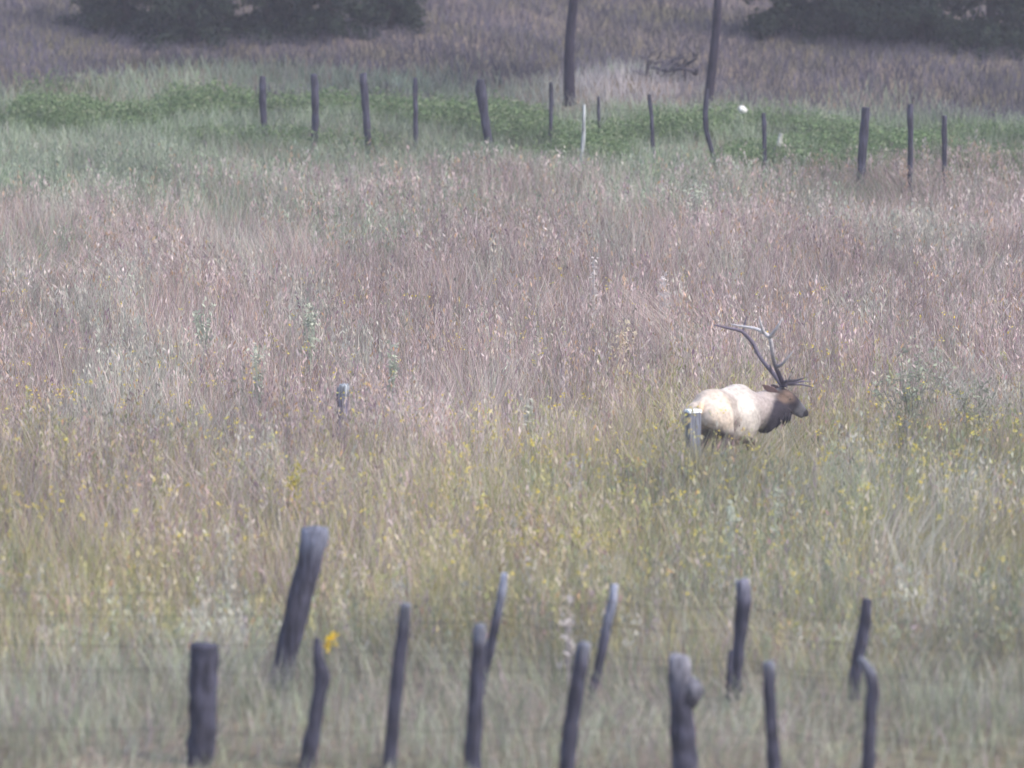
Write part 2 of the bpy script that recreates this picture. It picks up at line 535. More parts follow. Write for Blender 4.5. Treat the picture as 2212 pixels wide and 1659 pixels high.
# front row
fr = empty("fence", (0.6, 41.3, tz(0.6, 41.3)))
tag(fr, "front row of weathered posts and barbed wire along the bottom edge", "fence", "old post and wire fences")
def knot(T, Y):
    c = at(1492, 1494, Y); k = Y / F
    T.add([c + Vector((-8 * k, 0.0, 34 * k)), c + Vector((2 * k, -.03, 18 * k)), c + Vector((9 * k, -.04, 0)), c + Vector((4 * k, -.02, -20 * k)), c + Vector((-8 * k, 0, -44 * k))],
          [0.03, .085, .088, .055, .03], [(.13, .13, .16), (.15, .15, .18), (.13, .13, .155), (.07, .065, .08), DARK], seg=12, jitter=.2, seed=4)
    return 'knot'
front = [
    ([(442, 1392, 58), (440, 1450, 62), (436, 1560, 60), (432, 1660, 62)], 41.7, 0.0, "thick dark post at the left end of the front row"),
    ([(683, 1378, 14), (687, 1420, 22), (696, 1462, 36), (690, 1500, 30), (678, 1570, 34), (664, 1660, 38)], 41.6, 0.0, "crooked thin-topped post with a bend halfway up"),
    ([(877, 1304, 22), (873, 1350, 28), (860, 1450, 28), (850, 1560, 30), (842, 1660, 32)], 41.5, 0.12, "tall post leaning right with a faded top"),
    ([(1036, 1348, 20), (1036, 1380, 30), (1030, 1470, 32), (1026, 1560, 34), (1020, 1660, 38)], 41.4, 0.12, "straight post overlapped by a leaning one behind"),
    ([(1262, 1388, 26), (1256, 1420, 32), (1241, 1520, 33), (1230, 1600, 34), (1224, 1660, 36)], 41.3, 0.10, "smooth dark leaning post with a pale rounded top"),
    ([(1470, 1416, 40), (1469, 1440, 50), (1469, 1500, 46), (1474, 1560, 52), (1478, 1660, 58)], 41.2, 0.22, "thickest post of the front row with a knot bulging from its side"),
    ([(1657, 1430, 22), (1661, 1450, 27), (1664, 1530, 26), (1669, 1600, 28), (1672, 1660, 30)], 41.1, 0.10, "slim upright post right of the knotted one"),
    ([(1856, 1421, 12), (1867, 1433, 20), (1880, 1458, 25), (1885, 1498, 27), (1880, 1550, 27), (1875, 1660, 29)], 41.0, 0.16, "curved post bending over to the left at its top"),
]
for i, (tr, Y_, pale, lab) in enumerate(front):
    post_mesh("fence_post", tr, Y_, fr, pale=pale, seed=i + 1, label=lab, extra=knot if i == 5 else None,
              palecol=(.20, .20, .235) if i == 5 else (.15, .16, .20))
for zz in (1451, 1580, 1690):
    pts = []
    for (tr, Y_, pale, lab) in front:
        xx = np.interp(zz, [p[1] for p in tr], [p[0] for p in tr])
        yy_ = zz - 16 + 0.06 * max(0, xx - 1480) + (8 if xx < 700 else 0)
        p = at(xx, yy_, Y_); p.y -= 0.08
        pts.append(tuple(p))
    a0 = Vector(pts[0]); pts = [(a0.x - 4.5, a0.y + .5, a0.z)] + pts + [(pts[-1][0] + 3.5, pts[-1][1] - .3, pts[-1][2] - .12)]
    wire(fr, pts)

# second row
sr = empty("fence", (0.6, 44.8, tz(0.6, 44.8)))
tag(sr, "second row of leaning posts and barbed wire just behind the front row", "fence", "old post and wire fences")
second = [
    ([(679, 1140, 54), (678, 1170, 62), (668, 1220, 54), (648, 1290, 50), (630, 1370, 50), (612, 1450, 52)], 45.3, 0.16, "thick broad-topped post leaning steeply right"),
    ([(1090, 1238, 12), (1086, 1270, 17), (1074, 1330, 20), (1062, 1390, 20), (1050, 1440, 22)], 45.0, 0.28, "thin leaning post with a bleached tip"),
    ([(1328, 1262, 14), (1322, 1300, 20), (1312, 1350, 22), (1300, 1410, 20), (1286, 1470, 20)], 44.9, 0.34, "thin leaning post with a long bleached upper third"),
    ([(1604, 1252, 26), (1606, 1290, 36), (1604, 1330, 32), (1597, 1390, 26), (1591, 1465, 22)], 44.7, 0.14, "stout post with a jagged top narrowing downwards"),
    ([(1872, 1294, 20), (1870, 1330, 26), (1862, 1380, 28), (1850, 1440, 26), (1848, 1470, 26)], 44.5, 0.0, "dark knobbly post at the right end of the second row"),
]
def splinters(T, Y):
    for vx, vy, dx in ((1594, 1262, -4), (1604, 1266, 1), (1614, 1264, 4)):
        T.add([at(vx, vy + 14, Y), at(vx + dx, vy - 12, Y)], [.022, .006], [(.22, .22, .27)] * 2, seg=6)
    return 'splinter'
for i, (tr, Y_, pale, lab) in enumerate(second):
    post_mesh("fence_post", tr, Y_, sr, pale=pale, seed=i + 20, label=lab, extra=splinters if i == 3 else None,
              palecol=(.15, .16, .21) if i == 0 else ((.26, .28, .36) if i in (1, 2) else (.17, .17, .22)))
# small broken stake beside the stout post
post_mesh("stake", [(1578, 1405, 8), (1576, 1440, 12), (1574, 1475, 12)], 44.4, sr, seed=33, label="short broken stake beside the stout post")
for dz, sl in ((1296, 0.0), (1345, .02), (1410, .02)):
    pts = []
    for (tr, Y_, pale, lab) in second:
        xx = np.interp(dz, [p[1] for p in tr], [p[0] for p in tr])
        yy_ = dz + (xx - 1300) * 0.03 + max(0, xx - 1590) * .09
        p = at(xx, yy_, Y_); p.y -= 0.07
        pts.append(tuple(p))
    a0 = Vector(pts[0]); pts = [(a0.x - 4.5, a0.y + .4, a0.z)] + pts + [(pts[-1][0] + 3.5, pts[-1][1] - .3, pts[-1][2] - .1)]
    wire(sr, pts, r=.0024)

# far fence
far = [  # top x,y  base x,y (visible)  width
    ((568, 165), (570, 268), 16, "dark thin"), ((678, 160), (680, 290), 17, "dark upright"),
    ((784, 158), (794, 298), 17, "slightly leaning dark"), ((897, 168), (898, 292), 11, "thin upright"),
    ((1038, 172), (1056, 300), 22, "thick left-leaning"), ((1190, 178), (1189, 284), 9, "thin grey"),
    ((1293, 208), (1295, 280), 7, "short faint"), ((1402, 204), (1410, 318), 9, "thin leaning"),
    ((1528, 192), (1540, 340), 12, "bowed"), ((1650, 244), (1652, 352), 10, "thin upright"),
    ((1871, 232), (1860, 375), 20, "stout right-leaning"), ((1966, 225), (1966, 378), 13, "tall upright"),
    ((2040, 250), (2040, 378), 12, "dim thin"),
]
ff = empty("fence", (0, 86, tz(0, 86)))
tag(ff, "far row of thin dark posts standing along the strip of green growth", "fence", "old post and wire fences")
fpts = []
for i, ((tx, ty), (bx, by), w, nm) in enumerate(far):
    g0 = on_ground(bx, by, 0.30)
    Y_ = g0.y
    if i == 8:
        tr = [(1528, 192, 9), (1525, 225, 12), (1524, 260, 12), (1530, 300, 11), (1540, 335, 9)]
    elif i == 4:
        tr = [(1038, 172, 18), (1039, 195, 24), (1045, 240, 20), (1055, 300, 16)]
    else:
        mx_ = (tx + bx) / 2 + random.uniform(-2, 2)
        tr = [(tx, ty, w * .8), (tx * .7 + mx_ * .3, ty * .7 + (ty + by) / 2 * .3, w), (mx_, (ty + by) / 2, w * .95), (bx, by, w * .9)]
    post_mesh("fence_post", tr, Y_, ff, pale=0.0, seed=i + 50, label=None if i not in (4, 8) else ("thick left-leaning post" if i == 4 else "thin bowed post in front of the right tree trunk"),
              palecol=(.2, .2, .24), seg=9)
    fpts.append((tx, ty, bx, by, Y_))
for f_ in (.28, .62):
    pts = [tuple(at(tx + (bx - tx) * f_, ty + (by - ty) * f_, Y_) - Vector((0, .06, 0))) for tx, ty, bx, by, Y_ in fpts]
    wire(ff, pts, r=.0022)

# bleached pole by the far fence
p_ = post_mesh("bleached_pole", [(1262, 226, 5), (1261, 260, 7), (1260, 300, 9), (1257, 332, 9)], on_ground(1258, 332, .3).y - .2, None, pale=1.0, seed=80, dark=(.34, .36, .37), palecol=(.34, .36, .37))
tag(p_, "thin bleached white pole before the far fence below the left tree trunk", "pole")
g0 = on_ground(1682, 325, .3)
p_ = post_mesh("bleached_stump", [(1688, 288, 6), (1684, 305, 11), (1680, 325, 16)], g0.y, None, pale=1.0, seed=81, dark=(.32, .33, .30), palecol=(.34, .35, .31))
tag(p_, "pale pointed snag beside the thin post right of the right tree", "snag")

# square white-capped post by the elk
def square_post():
    Y_ = 56.45
    top = at(1497, 890, Y_)
    gz = tz(top.x, Y_) - .1
    bm = bmesh.new()
    w = .078
    lev = [(gz, 0, .0), (gz + .45, .004, .003), (gz + .9, -.004, .0), (top.z - .05, .002, .002), (top.z, 0, 0)]
    rings = []
    ang = R(24)
    for zz, ox, oy in lev:
        ring = []
        for cx_, cy_ in ((-1, -.86), (-.86, -1), (.86, -1), (1, -.86), (1, .86), (.86, 1), (-.86, 1), (-1, .86)):
            ring.append(bm.verts.new((top.x + ox + w * (cx_ * math.cos(ang) - cy_ * math.sin(ang)), Y_ + oy + w * (cx_ * math.sin(ang) + cy_ * math.cos(ang)), zz + random.uniform(-.004, .004))))
        rings.append(ring)
    for a_, c_ in zip(rings, rings[1:]):
        for k in range(8): bm.faces.new((a_[k], a_[(k + 1) % 8], c_[(k + 1) % 8], c_[k]))
    bm.faces.new(rings[0][::-1]); bm.faces.new(rings[-1])
    for v in bm.verts: v.co -= Vector((top.x, Y_, gz))
    me = bpy.data.meshes.new("fence_post"); bm.to_mesh(me); bm.free()
    a_ = me.color_attributes.new("Col", 'FLOAT_COLOR', 'POINT')
    for i, v in enumerate(me.vertices):
        a_.data[i].color = (.17, .18, .22, 1)
    me.materials.append(M_wood)
    r = empty("wooden_post", (top.x, Y_, gz))
    o = bpy.data.objects.new("shaft", me); COL.objects.link(o); o.parent = r
    # bleached cap
    bm = bmesh.new()
    bmesh.ops.create_cube(bm, size=1)
    for v in bm.verts:
        v.co.x *= .17; v.co.y *= .17; v.co.z *= .03
        if v.co.z > 0: v.co.x *= .93; v.co.y *= .93
    bmesh.ops.rotate(bm, verts=bm.verts, matrix=Matrix.Rotation(ang, 3, 'Z'))
    bmesh.ops.translate(bm, verts=bm.verts, vec=(0, 0, top.z - gz + .016))
    me = bpy.data.meshes.new("cap"); bm.to_mesh(me); bm.free()
    a_ = me.color_attributes.new("Col", 'FLOAT_COLOR', 'POINT')
    for i in range(len(me.vertices)): a_.data[i].color = (.85, .9, .9, 1)
    me.materials.append(M_wood)
    c = bpy.data.objects.new("cap", me); COL.objects.link(c); c.parent = r
    tag(r, "grey square wooden post with a white top, in front of the elk's rump", "post", "lone posts in the meadow")
square_post()
p_ = post_mesh("wooden_post", [(741, 830, 22), (741, 838, 28), (740, 870, 26), (738, 915, 22)], 60.1, None, pale=.16, jit=.08, seed=91, dark=(.13, .125, .18), palecol=(.25, .275, .30))
tag(p_, "short grey round post standing alone in the meadow at left", "post", "lone posts in the meadow")

# ------------------------------------------------------------------ trees
def needles(T_pts, n, spread, size, pal):
    P = np.repeat(np.array(T_pts, np.float32), n, axis=0)
    P = P + rng.normal(size=P.shape) * spread
    return flecks(P.astype(np.float32), size * (0.6 + 0.8 * rng.random(len(P))), pick(pal, [3, 3, 2], len(P)) , aspect=2.0)

def pine(top, bot, w_top, w_bot, label, seed):
    random.seed(seed)
    b0 = on_ground(bot[0], bot[1], .12)
    Y_ = b0.y
    p0 = at(bot[0], bot[1], Y_); p1 = at(top[0], top[1], Y_)
    d = (p1 - p0)
    g_ = Vector((p0.x, Y_, tz(p0.x, Y_) - .1))
    r = empty("pine_tree", tuple(g_))
    ht = 13.0
    pts, rad, cols = [], [], []
    kbot, ktop = w_bot * Y_ / F / 2, w_top * Y_ / F / 2
    for i in range(26):
        z = ht * (i / 25) ** 1.25
        lean = d.x / d.z
        x = p0.x + lean * min(z, 3) + 0.06 * math.sin(z * 1.3 + seed)
        pts.append((x, Y_, g_.z + z))
        rad.append(max(.02, np.interp(z, [0, .25, 2.2, ht], [kbot * 1.25, kbot, ktop, .02])))
        v = 1 + .35 * mnoise.noise(Vector((seed, z * 1.7, 0)))
        cols.append((.026 * v, .022 * v, .036 * v))
    T = Tubes(); T.add(pts, rad, cols, seg=12, jitter=.12, seed=seed)
    # dead stubs on the bare trunk
    for i in range(10):
        z = random.uniform(2.4, 5.5); a_ = random.uniform(0, 6.28)
        c = Vector(pts[0]).lerp(Vector(pts[-1]), 0); c = Vector((p0.x + d.x / d.z * min(z, 3), Y_, g_.z + z))
        T.add([c, c + Vector((math.cos(a_) * .5, math.sin(a_) * .5, .05))], [.025, .008], [(.04, .035, .045)] * 2, seg=5)
    trunk = T.build("trunk", M_bark, r, tuple(r.location))
    limbs = Tubes(); tips = []
    for i in range(60):
        z = random.uniform(5.2, ht - .3); a_ = random.uniform(0, 6.28)
        L_ = (ht - z) * .28 + .35
        c = Vector((p0.x + d.x / d.z * 3 + 0.06 * math.sin(z * 1.3 + seed), Y_, g_.z + z))
        e = c + Vector((math.cos(a_) * L_, math.sin(a_) * L_, -.12 * L_))
        m_ = c.lerp(e, .5) + Vector((0, 0, .06))
        limbs.add([c, m_, e], [.03, .02, .008], [(.05, .042, .045)] * 3, seg=5)
        for k in range(9): tips.append(tuple(c.lerp(e, .25 + .75 * k / 8) + Vector((random.gauss(0, .08), random.gauss(0, .08), random.gauss(0, .04)))))
    limbs.build("limbs", M_bark, r, tuple(r.location))
    V_, Q_, C_ = needles(tips, 22, .10, .12, [(.04, .075, .035), (.055, .09, .04), (.03, .055, .03)])
    np_mesh("crown", V_, Q_, M_leaf, C_, r, tuple(r.location))
    tag(r, label, "tree", "slender pines beyond the far fence")

pine((1241, 0), (1229, 214), 19, 25, "left of the two slender dark pine trunks beyond the far fence", 3)
pine((1543, 0), (1535, 226), 17, 20, "right of the two slender dark pine trunks, behind the bowed fence post", 5)

def spruce(vx, vy, ht, wid, label, seed):
    random.seed(seed)
    b0 = on_ground(vx, vy, .1)
    r = empty("spruce_tree", (b0.x, b0.y, b0.z - .05))
    T = Tubes()
    T.add([b0 + Vector((0, 0, -.05)), b0 + Vector((.03, 0, ht * .5)), b0 + Vector((0, .02, ht))], [.13, .08, .015], [(.05, .042, .04)] * 3, seg=9, jitter=.1, seed=seed)
    T.build("trunk", M_bark, r, tuple(r.location))
    tips = []
    for i in range(int(60 * ht / 4)):
        f = random.random() ** 1.3; z = .12 + f * (ht - .2); a_ = random.uniform(0, 6.28)
        L_ = wid * (1 - f) * random.uniform(.65, 1.12) + .1
        c = b0 + Vector((0, 0, z)); e = c + Vector((math.cos(a_) * L_, math.sin(a_) * L_, -.22 * L_))
        for k in range(10): tips.append(tuple(c.lerp(e, .15 + .85 * k / 9)))
    V_, Q_, C_ = needles(tips, 26, .085, .075, [(.022, .036, .026), (.032, .048, .03), (.018, .026, .026)])
    np_mesh("crown", V_, Q_, M_leaf, C_, r, tuple(r.location))
    tag(r, label, "tree", "dark spruces at the wood edge")

for i, (vx, vy, ht, wd, lab) in enumerate([
    (270, 60, 4.5, 1.5, "dark spruce at the top left corner, leftmost of the wood edge"),
    (420, 80, 4.2, 1.4, "dark spruce second from the top left corner"),
    (575, 70, 4.0, 1.3, "dark spruce third from the top left corner"),
    (715, 64, 3.6, 1.1, "dark spruce above the gap between far fence posts at left"),
    (845, 52, 3.0, .9, "smallest dark spruce of the left clump, nearest the pines"),
    (1690, 66, 3.4, 1.0, "dark spruce of the right clump nearest the pines"),
    (1820, 78, 4.2, 1.4, "dark spruce above the stout far fence post at right"),
    (1985, 84, 4.6, 1.5, "dark spruce second from the top right corner"),
    (2140, 90, 4.8, 1.6, "dark spruce in the top right corner"),
]):
    spruce(vx, vy, ht, wd, lab, 100 + i)

# ------------------------------------------------------------------ fallen dead branches on the hillside
def deadfall():
    g0 = on_ground(1440, 165, .1)
    Y_ = g0.y
    r = empty("fallen_branch", tuple(g0)); T = Tubes()
    c = (.06, .055, .07)
    segs = [([(1365, 152), (1392, 160), (1415, 168), (1440, 160)], (.02, .06, .04, .015)),
            ([(1394, 150), (1412, 146), (1440, 155), (1475, 148), (1508, 158)], (.012, .035, .02, .03, .035)),
            ([(1398, 160), (1399, 135), (1397, 118)], (.06, .03, .01)),
            ([(1436, 152), (1456, 132), (1478, 122)], (.03, .05, .02)),
            ([(1452, 150), (1462, 138), (1452, 124)], (.04, .05, .02)),
            ([(1470, 150), (1490, 135), (1505, 126)], (.04, .03, .015)),
            ([(1500, 158), (1508, 148), (1512, 140)], (.055, .03, .01)),
            ([(1420, 158), (1432, 140), (1428, 128)], (.03, .025, .012)),
            ([(1440, 150), (1428, 175), (1420, 182)], (.04, .03, .02)),
            ([(1480, 152), (1484, 172), (1486, 180)], (.04, .03, .02))]
    for i, (tr, rd) in enumerate(segs):
        P = [at(a_, b_, Y_ + .5 * math.sin(i * 1.7 + j * .9)) for j, (a_, b_) in enumerate(tr)]
        n_ = 10
        T.add(resample(P, n_), rs_val(rd, n_), [c] * n_, seg=7, jitter=.25, seed=i)
    for i in range(38):
        a_ = random.uniform(1385, 1515); b_ = random.uniform(118, 168)
        p = at(a_, b_, Y_ + random.uniform(-.3, .4))
        q = p + Vector((random.uniform(-.25, .25), random.uniform(-.2, .2), random.uniform(-.02, .25)))
        T.add([p, p.lerp(q, .5) + Vector((0, 0, .02)), q], [.016, .012, .006], [c] * 3, seg=4)
    T.build("branch", M_bark, r, tuple(r.location))
    tag(r, "tangle of dark dead branches fallen on the hillside between the two pine trunks", "branches")
random.seed(9)
deadfall()

# white rock near the far fence
g0 = on_ground(1603, 274, .05)
bm = bmesh.new(); bmesh.ops.create_icosphere(bm, subdivisions=3, radius=.09)
for v in bm.verts:
    v.co *= 1 + .35 * mnoise.noise(v.co * 9); v.co.z *= .9
me = bpy.data.meshes.new("white_rock"); bm.to_mesh(me); bm.free(); me.materials.append(M_rock)
o = bpy.data.objects.new("white_rock", me); COL.objects.link(o); o.location = (g0.x, g0.y, g0.z + .38)
# it sits on a small mossy boulder
bm = bmesh.new(); bmesh.ops.create_icosphere(bm, subdivisions=3, radius=.28)
for v in bm.verts: v.co *= 1 + .3 * mnoise.noise(v.co * 5 + Vector((3, 1, 2)))
me = bpy.data.meshes.new("boulder"); bm.to_mesh(me); bm.free()
me.materials.append(mat("mossy_stone", color=(.13, .15, .10), noise_scale=8, noise_amt=.4, bump=.6, bump_scale=15))
o2 = bpy.data.objects.new("boulder", me); COL.objects.link(o2); o2.location = (g0.x, g0.y + .02, g0.z + .06)
tag(o, "small bright white stone between the bowed post and the thin post right of it", "stone")
tag(o2, "low greenish boulder under the small white stone", "boulder")

# ------------------------------------------------------------------ tall single plants
def tall_weed(name, vx, vtop, vbase, spread, col, label, cat, seed, stems=4, leafy=1.0, group="tall pale weeds in the meadow"):
    """vbase: where it sinks into the surrounding grass"""
    random.seed(seed)
    hh = float(vegh(np.array([0.0]), np.array([60.0]))[0])
    g0 = on_ground(vx, vbase, .5)
    Y_ = g0.y
    base = Vector((g0.x, Y_, tz(g0.x, Y_) - .03))
    topz = at(vx, vtop, Y_).z
    h_ = topz - base.z
    k = Y_ / F
    T = Tubes(); tips = []
    for i in range(stems):
        dx = random.uniform(-1, 1) * spread * k
        dy = random.uniform(-1, 1) * spread * k
        hz = h_ * random.uniform(.75, 1.0) if i else h_
        e = base + Vector((dx if i else dx * .2, dy, hz))
        m_ = base.lerp(e, .5) + Vector((-dx * .15, 0, .03))
        P = resample([base + Vector((dx * .05, 0, 0)), m_, e], 8)
        T.add(P, rs_val([.011, .008, .004], 8), [col] * 8, seg=5)
        for j in range(int(26 * leafy)):
            f = random.uniform(.35, 1.02)
            q = P[0].lerp(P[-1], 0); a_ = f * 7; i0 = min(int(a_), 6); q = P[i0].lerp(P[i0 + 1], min(a_ - i0, 1.1))
            tips.append(tuple(q + Vector((random.gauss(0, .028), random.gauss(0, .028), random.gauss(0, .03)))))
    r = empty(name, tuple(base))
    T.build("stem", M_leaf, r, tuple(base), shade=False)
    tp = np.array(tips, np.float32)
    pal = np.array(col)[None] * (0.75 + .5 * rng.random(len(tp)))[:, None]
    V_, Q_, C_ = flecks(tp, .03 + .035 * rng.random(len(tp)), pal.astype(np.float32), aspect=1.5)
    np_mesh("foliage", V_, Q_, M_leaf, C_, r, tuple(base))
    tag(r, label, cat, group)

pc = (.55, .50, .48); cream = (.60, .52, .38); ggr = (.42, .45, .36)
tall_weed("tall_weed", 1284, 560, 690, 6, pc, "slender pale weed stalk near the middle of the meadow, upper of two tall ones", "weed", 1, 3)
tall_weed("tall_weed", 1433, 590, 690, 10, pc, "thin pale branching weed left of the elk's antler tips", "weed", 2, 4)
tall_weed("tall_weed", 845, 735, 870, 16, ggr, "tall whitish weed with fluffy heads right of the lone round post", "weed", 3, 5, 1.4)
tall_weed("tall_weed", 670, 645, 780, 26, ggr, "bushy grey green weed above and left of the lone round post", "weed", 4, 7, 1.2)
tall_weed("tall_weed", 1345, 700, 790, 36, cream, "broad cream seed-headed clump left of the antlers", "weed", 5, 9, 1.2)
tall_weed("tall_weed", 1500, 395, 460, 26, ggr, "pale feathery clump below the far fence above the antlers", "weed", 6, 8, 1.2)
tall_weed("tall_weed", 1228, 1290, 1395, 9, pc, "pale stalk between the two thin bleached fence posts", "weed", 7, 3)
tall_weed("tall_weed", 1577, 1090, 1190, 6, ggr, "thin pale stem above the stout jagged fence post", "weed", 8, 3)
tall_weed("tall_weed", 1672, 1050, 1165, 9, ggr, "thin curving pale stem below the elk's head", "weed", 9, 3)
tall_weed("tall_weed", 1150, 860, 950, 16, (.50, .50, .42), "pale grey clump in the middle distance left of the elk", "weed", 10, 6)
tall_weed("tall_weed", 560, 745, 850, 18, ggr, "dim grey green clump left of the lone round post", "weed", 11, 6)
tall_weed("tall_weed", 440, 650, 740, 26, ggr, "leftmost bushy pale weed in the meadow", "weed", 12, 8)
tall_weed("tall_weed", 640, 1000, 1080, 20, (.50, .44, .10), "clump of yellow flowering weed left of centre", "weed", 13, 6)
tall_weed("tall_weed", 1240, 985, 1080, 8, pc, "reddish pale stalk in the yellow part of the meadow", "weed", 14, 3)

# yellow flower cluster by the front-left posts
def flower():
    g0 = on_ground(700, 1470, .2); Y_ = g0.y
    base = Vector((g0.x, Y_, g0.z)); r = empty("goldenrod", tuple(base)); T = Tubes()
    e = at(716, 1368, Y_)
    P = resample([base, base.lerp(e, .5) + Vector((-.02, 0, .02)), e], 8)
    T.add(P, rs_val([.008, .006, .004], 8), [(.15, .18, .07)] * 8, seg=5); T.build("stem", M_leaf, r, tuple(base), False)
    pts = []
    for i in range(80):
        f = random.random(); q = at(706, 1398, Y_).lerp(at(720, 1368, Y_), f)
        pts.append(tuple(q + Vector((random.gauss(0, .022), random.gauss(0, .02), random.gauss(0, .018)))))
    tp = np.array(pts, np.float32)
    V_, Q_, C_ = flecks(tp, .03 + .02 * rng.random(len(tp)), pick([(.85, .58, .02), (.78, .62, .05)], [1, 1], len(tp)))
    np_mesh("blossom", V_, Q_, M_leaf, C_, r, tuple(base))
    tag(r, "bright golden yellow flower head right of the crooked front post", "flower")
random.seed(21); flower()

# shrub on the right
def shrub(vx, vtop, vbase, half, label, seed, n_stem=16, col=(.33, .37, .27), name="shrub"):
    random.seed(seed)
    g0 = on_ground(vx, vbase, .5); Y_ = g0.y
    base = Vector((g0.x, Y_, g0.z - .03)); r = empty(name, tuple(base))
    h_ = at(vx, vtop, Y_).z - base.z; k = Y_ / F
    T = Tubes(); tips = []
    for i in range(n_stem):
        a_ = random.uniform(0, 6.28); s_ = random.random() ** .6 * half * k
        e = base + Vector((math.cos(a_) * s_, math.sin(a_) * s_ * .8, h_ * random.uniform(.7, 1) * (1 - .25 * s_ / (half * k))))
        m_ = base.lerp(e, .5) + Vector((-math.cos(a_) * s_ * .18, 0, .05))
        P = resample([base, m_, e], 9)
        T.add(P, rs_val([.016, .010, .004], 9), [(.30, .29, .25)] * 9, seg=5)
        for b_ in range(3):
            i0 = random.randint(3, 7); q = P[i0]; q2 = q + Vector((random.gauss(0, .14), random.gauss(0, .12), random.uniform(.1, .3)))
            T.add([q, q2], [.006, .003], [(.30, .30, .25)] * 2, seg=4)
            for j in range(7): tips.append(tuple(q.lerp(q2, random.uniform(.2, 1.1)) + Vector((random.gauss(0, .03), random.gauss(0, .03), random.gauss(0, .03)))))
        for j in range(9):
            a2 = random.uniform(3.2, 8); i0 = min(int(a2), 7); q = P[i0].lerp(P[i0 + 1], a2 - i0)
            tips.append(tuple(q + Vector((random.gauss(0, .035), random.gauss(0, .035), random.gauss(0, .04)))))
    T.build("branches", M_bark, r, tuple(base), False)
    tp = np.array(tips, np.float32)
    pal = (np.array(col)[None] * (0.65 + .8 * rng.random(len(tp)))[:, None]).astype(np.float32)
    V_, Q_, C_ = flecks(tp, .022 + .03 * rng.random(len(tp)), pal, aspect=1.7)
    np_mesh("foliage", V_, Q_, M_leaf, C_, r, tuple(base))
    tag(r, label, "shrub")
shrub(1965, 700, 930, 105, "grey green shrub with upward spreading branches right of the elk's head", 31, 24)
shrub(2110, 790, 930, 60, "smaller dim shrub at the right edge of the meadow", 32, 16, (.27, .29, .21))

# ------------------------------------------------------------------ the bull elk
A_ = R(66)
hd = Vector((math.cos(A_), math.sin(A_), 0)); rt = Vector((math.sin(A_), -math.cos(A_), 0))
HIP = at(1529, 900, 57.75); HIP.z = tz(HIP.x, HIP.y)
def L3(u, w, z): return HIP + hd * u + rt * w + Vector((0, 0, z))

parts_ = []   # capsules (p0, r0, p1, r1)
def chain(pts, rad):
    for (a_, ra), (b_, rb) in zip(zip(pts, rad), zip(pts[1:], rad[1:])):
        parts_.append((Vector(a_), ra, Vector(b_), rb))
# trunk
chain([L3(-.03, 0, 1.06), L3(.12, 0, 1.09), L3(.35, 0, 1.04), L3(.62, 0, .90), L3(.88, 0, .86), L3(1.10, 0, .90)], [.21, .255, .28, .34, .36, .32])
chain([L3(-.12, -.10, 1.04), L3(.05, -.12, 1.03), L3(.35, -.11, .98), L3(.6, -.06, .97)], [.17, .18, .18, .24])
chain([L3(-.12, .10, 1.04), L3(.05, .12, 1.03), L3(.35, .11, .98), L3(.6, .06, .97)], [.17, .18, .18, .24])
chain([L3(.1, 0, 1.22), L3(.4, 0, 1.17), L3(.8, 0, 1.17), L3(1.08, 0, 1.14)], [.12, .12, .13, .15])
# hind legs
for s_, du in ((-1, .10), (1, -.05)):
    chain([L3(-.02, s_ * .15, .98), L3(.12 + du * .5, s_ * .18, .76), L3(-.06 + du, s_ * .16, .52), L3(-.14 + du, s_ * .15, .46), L3(-.06 + du, s_ * .15, .12), L3(-.02 + du, s_ * .15, .06)],
          [.20, .14, .075, .05, .034, .04])
for s_, du in ((-1, -.12), (1, .12)):
    chain([L3(1.05, s_ * .17, .98), L3(.98, s_ * .18, .72), L3(1.02 + du, s_ * .15, .42), L3(1.02 + du * 1.2, s_ * .15, .12), L3(1.06 + du * 1.2, s_ * .15, .06)],
          [.18, .11, .048, .032, .038])
# neck (carried low and turned to the right) and head
n1, n2, n3, n4 = at(1606, 884, 58.65), at(1646, 893, 58.9), at(1674, 884, 59.05), at(1690, 866, 59.12)
chain([L3(1.0, .02, 1.0), n1, n2, n3, n4], [.30, .27, .215, .165, .11])
chain([at(1634, 868, 58.9), at(1660, 858, 59.05), at(1684, 852, 59.12)], [.13, .10, .085])
chain([at(1652, 912, 58.9), at(1678, 900, 59.02), at(1700, 886, 59.1)], [.15, .10, .06])
chain([at(1688, 852, 59.12), at(1703, 859, 59.15), at(1719, 873, 59.22), at(1734, 889, 59.30)], [.098, .094, .076, .060])
chain([at(1694, 868, 59.12), at(1712, 884, 59.2), at(1731, 897, 59.28)], [.085, .062, .042])
chain([at(1736, 888, 59.30), at(1741, 894, 59.32)], [.055, .044])

